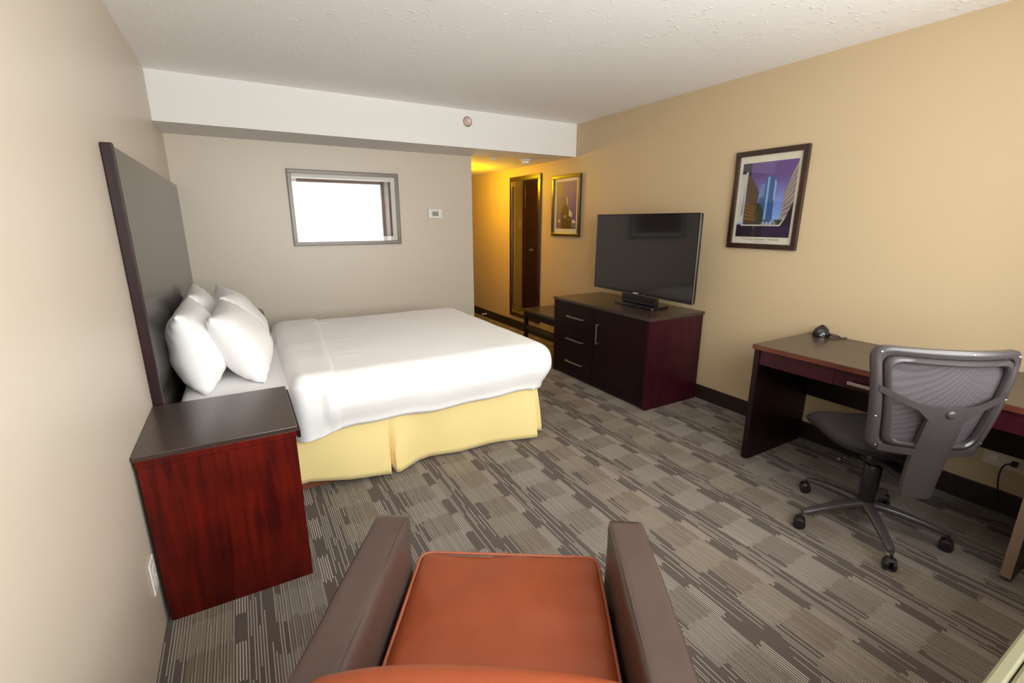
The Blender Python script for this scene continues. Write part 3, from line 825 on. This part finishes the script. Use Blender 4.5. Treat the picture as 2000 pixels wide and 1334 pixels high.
# ------------------------------------------------------------------ mirror in the hallway
mr = thing('wall_mirror', 'tall dark framed mirror on the hallway wall', 'mirror', (W-.012, .48, 1.1))
o0 = mr.location
my0, my1, mz0, mz1, fw = .112, .852, .175, 2.010, .054
bm = BM()
for a, b_, c, d_ in ((my0, my1, mz0, mz0+fw), (my0, my1, mz1-fw, mz1), (my0, my0+fw, mz0+fw, mz1-fw), (my1-fw, my1, mz0+fw, mz1-fw)):
    box(bm, (W-.020, a, c), (W-.001, b_, d_), .003)
obj('frame', shift(bm, [-c for c in o0]), 'frame_dark', mr)
obj('mirror_glass', wbm(((W-.014, my0+fw*.8, mz0+fw*.8), (W-.006, my1-fw*.8, mz1-fw*.8)), off=o0), 'mirror', mr)

# what the mirror shows: bathroom door, switch, entry door
dr = thing('door_1', 'dark brown bathroom door reflected in the hallway mirror', 'door', (XE, 1.62, 0), kind='structure')
o0 = dr.location
obj('door_leaf', wbm(((XE+.002, 1.22, .01), (XE+.030, 1.96, 2.02)), bev=.003, off=o0), 'door', dr)
obj('door_frame', wbm(((XE+.001, 1.96, 0), (XE+.040, 2.045, 2.09)), ((XE+.001, 1.135, 0), (XE+.040, 1.22, 2.09)), ((XE+.001, 1.22, 2.02), (XE+.040, 1.96, 2.09)), bev=.003, off=o0), 'door', dr)
bm = BM(); lathe(bm, [(.026, 0), (.026, .006), (.010, .010), (.010, .045)], seg=16, M=Matrix.Rotation(R(90), 4, 'Y')); shift(bm, (XE+.030, 1.765, 1.0))
box(bm, (XE+.066, 1.66, .992), (XE+.078, 1.775, 1.008), .003)
obj('door_handle', shift(bm, [-c for c in o0]), 'chrome', dr)
dr = thing('door_2', 'grey entry door with latch, reflected at the edge of the hallway mirror', 'door', (3.15, YH, 0), kind='structure')
o0 = dr.location
obj('door_leaf', wbm(((XE+.04, YH-.045, .01), (3.50, YH-.002, 2.02)), bev=.003, off=o0), 'door_grey', dr)
obj('door_latch', wbm(((XE+.09, YH-.060, 1.52), (XE+.15, YH-.046, 1.60)), ((XE+.10, YH-.085, 1.54), (XE+.135, YH-.060, 1.56)), bev=.002, off=o0), 'chrome', dr)
obj('door_handle', wbm(((XE+.09, YH-.055, .97), (XE+.13, YH-.046, 1.06)), ((XE+.10, YH-.085, 1.00), (XE+.21, YH-.072, 1.02)), ((XE+.10, YH-.075, 1.0), (XE+.115, YH-.05, 1.02)), bev=.002, off=o0), 'chrome', dr)
ls = thing('light_switch', 'pale light switch plate beside the dark door, reflected in the mirror', 'light switch', (XE, 2.17, 1.42))
obj('plate', wbm(((.001, -.045, -.065), (.007, .045, .065)), bev=.002), 'wplastic', ls)
obj('toggle', wbm(((.007, -.006, -.014), (.014, .006, .014)), bev=.001), 'wplastic', ls)
ds = thing('door_stop', 'small white door stop on the hallway baseboard', 'door stop', (W-.014, 1.60, .055))
bm = BM(); lathe(bm, [(.012, 0), (.012, .004), (.006, .006), (.006, .05), (.011, .052), (.011, .066), (.006, .070)], seg=14, M=Matrix.Rotation(R(-90), 4, 'Y'))
obj('bumper', bm, 'wplastic', ds, True)

# ------------------------------------------------------------------ wall and ceiling fixtures
th = thing('thermostat', 'small white thermostat on the back wall near the hallway corner', 'thermostat', (2.223, 0, 1.528))
obj('housing', wbm(((-.074, -.024, -.047), (.074, 0, .047)), bev=.003), 'wplastic', th)
obj('display', wbm(((-.032, -.0255, -.024), (.034, -.0243, .022))), 'lcd', th)
sp = thing('sprinkler', 'sidewall fire sprinkler with copper ring on the white bulkhead', 'sprinkler', (2.375, -.537, 2.341))
Mx = Matrix.Rotation(R(90), 4, 'X')
bm = BM(); lathe(bm, [(.040, 0), (.040, .003), (.031, .010), (.024, .010)], seg=28, M=Mx); obj('escutcheon', bm, 'copper', sp, True, 35)
bm = BM(); lathe(bm, [(.041, 0), (.041, .0015), (.044, .0015), (.044, 0)], seg=28, M=Mx); obj('ring', bm, 'dplastic', sp)
bm = BM(); lathe(bm, [(.008, .01), (.008, .03), (.012, .032), (.012, .036)], seg=14, M=Mx); box(bm, (-.018, -.040, .004), (.018, -.036, .010)); obj('nozzle', bm, 'wplastic', sp)
sd = thing('smoke_detector', 'larger white smoke detector under the bulkhead near the mirror', 'smoke detector', (3.295, -.072, HS))
bm = BM(); lathe(bm, [(.070, 0), (.070, -.006), (.058, -.014), (.045, -.016)], seg=28); obj('base', bm, 'wplastic', sd, True, 40)
bm = BM(); lathe(bm, [(.044, -.016), (.040, -.040), (.030, -.048), (.012, -.050)], seg=24); obj('sensor', bm, 'wplastic', sd, True, 40)
sd = thing('ceiling_sprinkler', 'small white ceiling sprinkler cap under the bulkhead nearer the back wall corner', 'sprinkler', (2.902, -.038, HS))
bm = BM(); lathe(bm, [(.042, 0), (.042, -.004), (.030, -.010), (.022, -.022), (.008, -.026)], seg=24); obj('cap', bm, 'wplastic', sd, True, 40)
ol = thing('outlet', 'white wall outlet low on the left wall behind the near nightstand', 'outlet', (.001, -2.945, .245))
obj('plate', wbm(((0, -.036, -.062), (.006, .036, .062)), bev=.002), 'wplastic', ol)
for z in (-.035, .006): obj('socket', wbm(((.006, -.016, z), (.008, .016, z+.029)), bev=.0008), 'wplastic', ol)
ol = thing('outlet', 'almond double outlet on the right wall under the desk', 'outlet', (W-.001, -4.175, .282))
obj('plate', wbm(((-.006, -.078, -.045), (0, .078, .045)), bev=.002), 'almond', ol)
for y in (.025, -.055): obj('socket', wbm(((-.008, y, -.014), (-.006, y+.03, .014)), bev=.0008), 'wplastic', ol)
pc = thing('power_cord', 'dark power cord plugged into the outlet under the desk', 'cord', (W-.009, -4.215, .282))
obj('plug', wbm(((-.030, -.012, -.012), (0, .012, .012)), bev=.003), 'cord', pc)
bm = BM(); pts = []
for k in range(30):
    s = k/29; pts.append((-.030-.035*math.sin(s*math.pi*.9), .02*math.sin(s*5)+.035*s, .02*math.sin(s*math.pi*2)-.235*s**1.4))
tube(bm, pts, .0035, 8); obj('cable', bm, 'cord', pc, True)

cl = thing('ceiling_light', 'warm glowing ceiling light of the hallway', 'light fixture', (2.97, .96, HS))
bm = BM(); lathe(bm, [(.13, 0), (.13, -.02), (.12, -.025)], seg=32); obj('base', bm, 'chrome', cl, True, 40)
bm = BM(); lathe(bm, [(.118, -.0255), (.112, -.05), (.08, -.075), (.03, -.088), (.005, -.09)], seg=32); obj('lamp_shade', bm, 'lamp', cl, True, 60)

# ------------------------------------------------------------------ armchair (local +y = the way it faces)
psi = R(32.7)
camx, camy = .407, -4.76
Fv = Vector((math.sin(psi), math.cos(psi), 0)); Rv = Vector((math.cos(psi), -math.sin(psi), 0))
ac_loc = Vector((camx, camy, 0))+Rv*(-.064)+Fv*.80
ac = thing('armchair', 'brown leather armchair with burnt orange cushions in the foreground', 'armchair', ac_loc, -psi)
# forward coordinate f (from the camera) -> local y = f-.80
for s in (-1, 1):
    bm = BM()
    def afn(v, s=s):
        v = v.copy()
        v.z += .004*noise3(v, 6, 3+s); v.x += .003*noise3(v, 8, 5)
        return v
    x0, x1 = (.285, .387) if s > 0 else (-.387, -.285)
    rbox(bm, (x0, -.40, .10), (x1, .372, .622), .013, 8, 44, 26, afn)
    a = obj('arm', bm, 'leather', ac, True)
    bm = BM()
    xi = x0+.010 if s > 0 else x1-.010
    pts = [(xi, -.38, .6195)]+[(xi, -.38+.74*k/20, .6200) for k in range(1, 21)]+[(xi, .369, .610), (xi, .3725, .58), (xi, .373, .35), (xi, .373, .12)]
    tube(bm, pts, .0022, 6); obj('piping', bm, 'leather', a, True)
bm = BM()
def seatfn(v):
    v = v.copy(); k = max(0, (v.z-.36)/.11)
    cx, cy = v.x/.28, (v.y-.10)/.30
    v.z += k*(.022*math.cos(min(1, abs(cx))*math.pi/2)*math.cos(min(1, abs(cy))*math.pi/2)+.014*noise3((v.x, v.y, 0), 5, 6)+.005*noise3((v.x, v.y, 0), 12, 2))
    return v
rbox(bm, (-.272, -.25, .335), (.272, .412, .468), .03, 34, 40, 10, seatfn)
sc_ = obj('seat_cushion', bm, 'orange', ac, True)
bm = BM(); pts = []
rr = .035
for cx, cy, a0 in ((.268-rr, .408-rr, 0), (-.268+rr, .408-rr, 90), (-.268+rr, -.25+rr, 180), (.268-rr, -.25+rr, 270)):
    for k in range(7):
        a = R(a0+15*k); pts.append((cx+rr*math.cos(a), cy+rr*math.sin(a), .460))
tube(bm, pts, .0048, 8, closed=True); obj('piping', bm, 'orange_piping', sc_, True)
obj('seat_frame', wbm(((-.284, -.30, .10), (.284, .365, .333)), bev=.01), 'leather', ac)
# back: orange cushion face and leather shell, top edge curved
bm = BM()
def backfn(v):
    v = v.copy(); u = v.x/.30
    v.y += -.030*u*u; v.z -= .030*max(0, (v.z-.6)/.2)*u*u*u*u
    v.y += -.10*(v.z-.5)
    v.z += .004*noise3(v, 5, 8); return v
rbox(bm, (-.283, -.31, .42), (.283, -.205, .806), .035, 40, 8, 24, backfn)
obj('back_cushion', bm, 'orange', ac, True)
bm = BM()
def shellfn(v):
    v = v.copy(); u = v.x/.387
    v.y += -.04*u*u-.10*(v.z-.5)*(1 if v.z > .5 else 0); v.z -= .035*max(0, (v.z-.6)/.2)*abs(u)**3
    return v
rbox(bm, (-.387, -.42, .10), (.387, -.315, .795), .03, 40, 8, 24, shellfn)
obj('back_shell', bm, 'leather', ac, True)
for x in (-.34, .34):
    for y in (-.36, .32):
        bm = BM(); lathe(bm, [(.018, 0), (.026, .10)], (x, y, 0), 12); obj('leg', bm, 'wood_dark', ac, True, 40)

# ------------------------------------------------------------------ office chair
oc = thing('office_chair', 'grey mesh-back swivel office chair pulled up to the desk', 'office chair', (2.888, -3.905, 0), 0)
OCR = R(-39)          # seat and back are turned against the base
base_ang = [6, 78, 152, 222, 296]
def Rz(a): return Matrix.Rotation(a, 4, 'Z')
bm = BM()
lathe(bm, [(.034, .085), (.044, .09), (.046, .135), (.034, .145)], seg=24)
obj('hub', bm, 'gplastic', oc, True, 40)
for a in base_ang:
    bm = BM(); prof = []
    n = 12; rings = []
    for k in range(n+1):
        s = k/n; r = .030+.275*s
        z = .128-.045*s**1.6; w = .026-.009*s; h = .017-.005*s
        if k == n: w *= .7; h *= .7
        rings.append([bm.verts.new((r, w*math.copysign(abs(math.cos(t))**.6, math.cos(t)), z+h*math.copysign(abs(math.sin(t))**.7, math.sin(t)))) for t in [2*math.pi*q/14 for q in range(14)]])
    for A, B in zip(rings, rings[1:]):
        for q in range(14): bm.faces.new((A[q], A[(q+1) % 14], B[(q+1) % 14], B[q]))
    bm.faces.new(rings[0][::-1]); bm.faces.new(rings[-1])
    bm.transform(Rz(R(a)))
    arm = obj('base_arm', bm, 'gplastic', oc, True, 60)
    # caster: two wheels, hood
    sw = a+random.choice((-35, 25, 50, -10))
    for s in (-1, 1):
        bm = BM(); Mw = Matrix.Rotation(R(90), 4, 'X')
        lathe(bm, [(.010, -.009), (.020, -.010), (.0262, -.006), (.0262, .006), (.020, .0095), (.010, .010), (.008, .007)], seg=24, M=Mw)
        if s < 0: bm.transform(Matrix.Rotation(math.pi, 4, 'Z'))
        bm.transform(Matrix.Translation((0, s*-.014*-1, .0265)))
        bm.transform(Rz(R(sw))); bm.transform(Matrix.Translation((.312*math.cos(R(a)), .312*math.sin(R(a)), 0)))
        obj('caster_wheel', bm, 'dplastic', arm, True, 40)
    bm = BM()
    hood = [(-.026, .030), (-.020, .052), (0, .060), (.020, .052), (.022, .046), (.010, .040), (-.010, .034)]
    prism(bm, hood, -.018, .018, 'y', bev=.002); box(bm, (-.007, -.006, .02), (.007, .006, .075), .002)
    bm.transform(Rz(R(sw))); bm.transform(Matrix.Translation((.312*math.cos(R(a)), .312*math.sin(R(a)), 0)))
    obj('caster_hood', bm, 'dplastic', arm, True, 40)
bm = BM(); lathe(bm, [(.033, .145), (.033, .20), (.037, .21), (.037, .33), (.034, .335), (.024, .337), (.024, .40)], seg=20)
obj('gas_column', bm, 'dplastic', oc, True, 40)
Q = Rz(OCR)
def loc(bm): bm.transform(Q); return bm
bm = BM(); box(bm, (-.09, -.10, .385), (.09, .13, .425), .012); box(bm, (-.035, -.285, .375), (.035, -.05, .405), .008)
box(bm, (.05, -.16, .360), (.062, -.06, .372), .003)
obj('tilt_mechanism', loc(bm), 'dplastic', oc)
bm = BM()
tube(bm, [(-.06, -.02, .395), (-.14, -.05, .392), (-.18, -.07, .388)], .006, 8); tube(bm, [(-.18, -.07, .388), (-.205, -.08, .385)], .010, 8)
obj('lever', loc(bm), 'dplastic', oc, True)
# seat
bm = BM(); nu = 48; nr = 14
def seat_pt(a, r, top):
    ca, sa = math.cos(a), math.sin(a)
    n_ = 3.6
    q = (abs(ca)**n_+abs(sa)**n_)**(-1/n_)
    x = .245*ca*q*r; y = .065+.24*sa*q*r
    edge = max(0, 1-r**5)
    if top: z = .475+.045*edge**.6
    else: z = .475-.055*edge**.6
    wf = max(0, (y-.12)/.19)
    z -= .045*wf*wf                         # waterfall front
    z += .022*(abs(x)/.245)**2*(1-wf)*.9      # raised sides
    z -= .012*math.exp(-((x/.13)**2+((y-.03)/.14)**2)) if top else 0
    return Vector((x, y, z))
for top in (True, False):
    c_ = bm.verts.new(seat_pt(0, 0.0001, top)); prev = None
    for j in range(1, nr+1):
        ring = [bm.verts.new(seat_pt(2*math.pi*i/nu, j/nr, top)) for i in range(nu)]
        for i in range(nu):
            if prev is None: bm.faces.new((c_, ring[i], ring[(i+1) % nu]))
            else: bm.faces.new((prev[i], ring[i], ring[(i+1) % nu], prev[(i+1) % nu]))
        prev = ring
bmesh.ops.remove_doubles(bm, verts=bm.verts[:], dist=.0005)
obj('seat', loc(bm), 'dfabric', oc, True)
# back surface: s lateral, h height above floor
ZB, ZT = .535, .985
def bs(s, h, off=0):
    t = (h-ZB)/(ZT-ZB)
    y = -.295-.045*t
    y += .020*math.sin(t*math.pi)*-1+.010
    curve = .075*(abs(s)/.26)**2
    return Vector((s, y+curve-off, h))
def outline(inset, n=96):
    """rounded trapezoid"""
    wt, wb = .262-inset, .200-inset
    z1, z0_ = ZT-inset, ZB+inset
    cx = []
    rt, rb = .055-min(inset, .02)*.5, .060-min(inset, .02)*.5
    corners = [((wt, z1), rt), ((-wt, z1), rt), ((-wb, z0_), rb), ((wb, z0_), rb)]
    pts = []
    m = len(corners)
    for i in range(m):
        (p, r_) = corners[i]; a = Vector(corners[i-1][0]); b_ = Vector(corners[(i+1) % m][0]); p = Vector(p)
        d1 = (a-p).normalized(); d2 = (b_-p).normalized()
        ang = d1.angle(d2); dist = r_/math.tan(ang/2)
        P1 = p+d1*dist; P2 = p+d2*dist
        for k in range(9):
            t = k/8; pts.append(P1*(1-t)**2+p*2*t*(1-t)+P2*t*t)
        nx = corners[(i+1) % m]; 
        pn = Vector(nx[0]); d3 = (p-pn).normalized(); an = d3.angle((Vector(corners[(i+2) % m][0])-pn).normalized())
        P3 = pn+d3*(nx[1]/math.tan(an/2))
        for k in range(1, 10):
            t = k/10; pts.append(P2*(1-t)+P3*t)
    # bow the top and bottom edges a little
    out = []
    for q in pts:
        out.append(q)
    return out
def ring_band(bm, i0, i1, o_front, o_back):
    A = outline(i0); B = outline(i1); n = len(A)
    rings = []
    for P_, off in ((A, o_back*.3), (A, o_back), (B, o_back), (B, o_front), (A, o_front)):
        pass
    prof = [(0.0, o_front), (0.0, o_back*.6), (.25, o_back), (.75, o_back), (1.0, o_back*.6), (1.0, o_front)]
    for k, (m_, off) in enumerate(prof):
        rings.append([bm.verts.new(bs(*(A[i]*(1-m_)+B[i]*m_), off)) for i in range(n)])
    for k in range(len(rings)):
        a, b_ = rings[k], rings[(k+1) % len(rings)]
        for i in range(n): bm.faces.new((a[i], a[(i+1) % n], b_[(i+1) % n], b_[i]))
bm = BM(); ring_band(bm, 0, .030, -.012, .014)
obj('back_frame', loc(bm), 'gplastic', oc, True, 50)
bm = BM(); ring_band(bm, .036, .058, -.006, .020)
obj('inner_frame', loc(bm), 'gplastic', oc, True, 50)
bm = BM()
A = outline(.022)
cen = Vector((0, (ZB+ZT)/2)); nr = 14; prev = None
def mp(p, r): 
    q = cen+(p-cen)*r; return bs(q.x, q.y, -.006-.016*(1-r*r))
c_ = bm.verts.new(mp(cen, 0))
for j in range(1, nr+1):
    ring = [bm.verts.new(mp(p, j/nr)) for p in A]
    for i in range(len(A)):
        if prev is None: bm.faces.new((c_, ring[i], ring[(i+1) % len(A)]))
        else: bm.faces.new((prev[i], ring[i], ring[(i+1) % len(A)], prev[(i+1) % len(A)]))
    prev = ring
obj('backrest_mesh', loc(bm), 'mesh', oc, True)
# T-shaped spine
bm = BM()
def slab(bm, pf, nu_, nv_, th):
    """pf(u,v)->(s,h,off): closed thin solid"""
    g = [[bm.verts.new(bs(*pf(i/nu_, j/nv_)[:2], pf(i/nu_, j/nv_)[2])) for j in range(nv_+1)] for i in range(nu_+1)]
    g2 = [[bm.verts.new(bs(*pf(i/nu_, j/nv_)[:2], pf(i/nu_, j/nv_)[2]-th)) for j in range(nv_+1)] for i in range(nu_+1)]
    for i in range(nu_):
        for j in range(nv_):
            bm.faces.new((g[i][j], g[i+1][j], g[i+1][j+1], g[i][j+1])); bm.faces.new((g2[i][j], g2[i][j+1], g2[i+1][j+1], g2[i+1][j]))
    for i in range(nu_):
        bm.faces.new((g[i][0], g2[i][0], g2[i+1][0], g[i+1][0])); bm.faces.new((g[i][nv_], g[i+1][nv_], g2[i+1][nv_], g2[i][nv_]))
    for j in range(nv_):
        bm.faces.new((g[0][j], g[0][j+1], g2[0][j+1], g2[0][j])); bm.faces.new((g[nu_][j], g2[nu_][j], g2[nu_][j+1], g[nu_][j+1]))
def yoke(u, v):
    s = -.222+.444*u; a = abs(s)/.222
    mid = .735+.085*a**1.25
    hw = .012+.045*max(0, 1-a*2.1)**1.2
    return (s, mid-hw*1.6*(1-v)+hw*.55*v, .030-.012*a*a)
slab(bm, yoke, 40, 6, .012)
def stem(u, v):
    h = .345+(.765-.345)*v
    w = .060+.004*math.sin(v*3) - .012*max(0, .35-v)
    s = -w+2*w*u
    return (s, h, .034-.008*abs(2*u-1)**2 + .02*max(0, (.54-h)/.2))
slab(bm, stem, 12, 24, .020)
def low(u, v):
    s = -.175+.35*u
    return (s, ZB+.006+.030*v, .026)
slab(bm, low, 20, 3, .010)
obj('back_support', loc(bm), 'gplastic', oc, True, 40)
bm = BM(); lathe(bm, [(.016, 0), (.016, .004), (.012, .008), (.004, .009)], seg=20, M=Matrix.Rotation(R(90), 4, 'X')); 
p = bs(0, .742, .034); shift(bm, p); obj('button', loc(bm), 'gplastic', oc, True, 50)
Ao = outline(.012)
for i in (4, 22, 33, 40, 54, 62, 68, 12):
    p = bs(Ao[i % len(Ao)].x, Ao[i % len(Ao)].y, .0135)
    t_ = BM(); lathe(t_, [(.0042, 0), (.0042, .002), (.002, .003)], seg=10, M=Matrix.Rotation(R(90), 4, 'X')); shift(t_, p)
    obj('screw', loc(t_), 'steel', oc)

# ------------------------------------------------------------------ light
w = bpy.data.worlds.new('overcast_sky'); bpy.context.scene.world = w; w.use_nodes = True
bg = w.node_tree.nodes['Background']; bg.inputs[0].default_value = (1.0, .975, .96, 1); bg.inputs[1].default_value = 9.0
la = bpy.data.lights.new('window_portal', 'AREA'); la.shape = 'RECTANGLE'; la.size = wx1-wx0; la.size_y = wz1-wz0
la.cycles.is_portal = True
lo = bpy.data.objects.new('window_portal', la); C.objects.link(lo); lo.location = ((wx0+wx1)/2, YW+.10, (wz0+wz1)/2)
lo.rotation_euler = Vector((0, 1, 0)).to_track_quat('-Z', 'Y').to_euler()
pl = bpy.data.lights.new('hall_bulb', 'POINT'); pl.energy = 26; pl.color = (1, .55, .0); pl.shadow_soft_size = .08
po = bpy.data.objects.new('hall_bulb', pl); C.objects.link(po); po.location = (2.97, .96, HS-.15)

# ------------------------------------------------------------------ camera
cam = bpy.data.cameras.new('camera'); co = bpy.data.objects.new('camera', cam); C.objects.link(co)
f_px = 904.34; cam.sensor_width = 36; cam.lens = f_px/2000*36; cam.clip_start = .02
ya, pi_, ro = R(30.071), R(14.503), R(.074)
fw_ = Vector((math.sin(ya)*math.cos(pi_), math.cos(ya)*math.cos(pi_), -math.sin(pi_)))
r0 = Vector((math.cos(ya), -math.sin(ya), 0)); u0 = r0.cross(fw_)
r_ = r0*math.cos(ro)+u0*math.sin(ro); u_ = u0*math.cos(ro)-r0*math.sin(ro)
M = Matrix((( r_.x, u_.x, -fw_.x, .407), (r_.y, u_.y, -fw_.y, -4.76), (r_.z, u_.z, -fw_.z, 1.448), (0, 0, 0, 1)))
co.matrix_world = M
sc = bpy.context.scene; sc.camera = co
sc.view_settings.view_transform = 'Standard'; sc.view_settings.look = 'None'; sc.view_settings.gamma = 1; sc.view_settings.use_curve_mapping = False
sc.view_settings.exposure = 0.42
sc.cycles.use_denoising = True
sc.cycles.max_bounces = 10; sc.cycles.diffuse_bounces = 6; sc.cycles.transparent_max_bounces = 12
sc.cycles.sample_clamp_indirect = 8
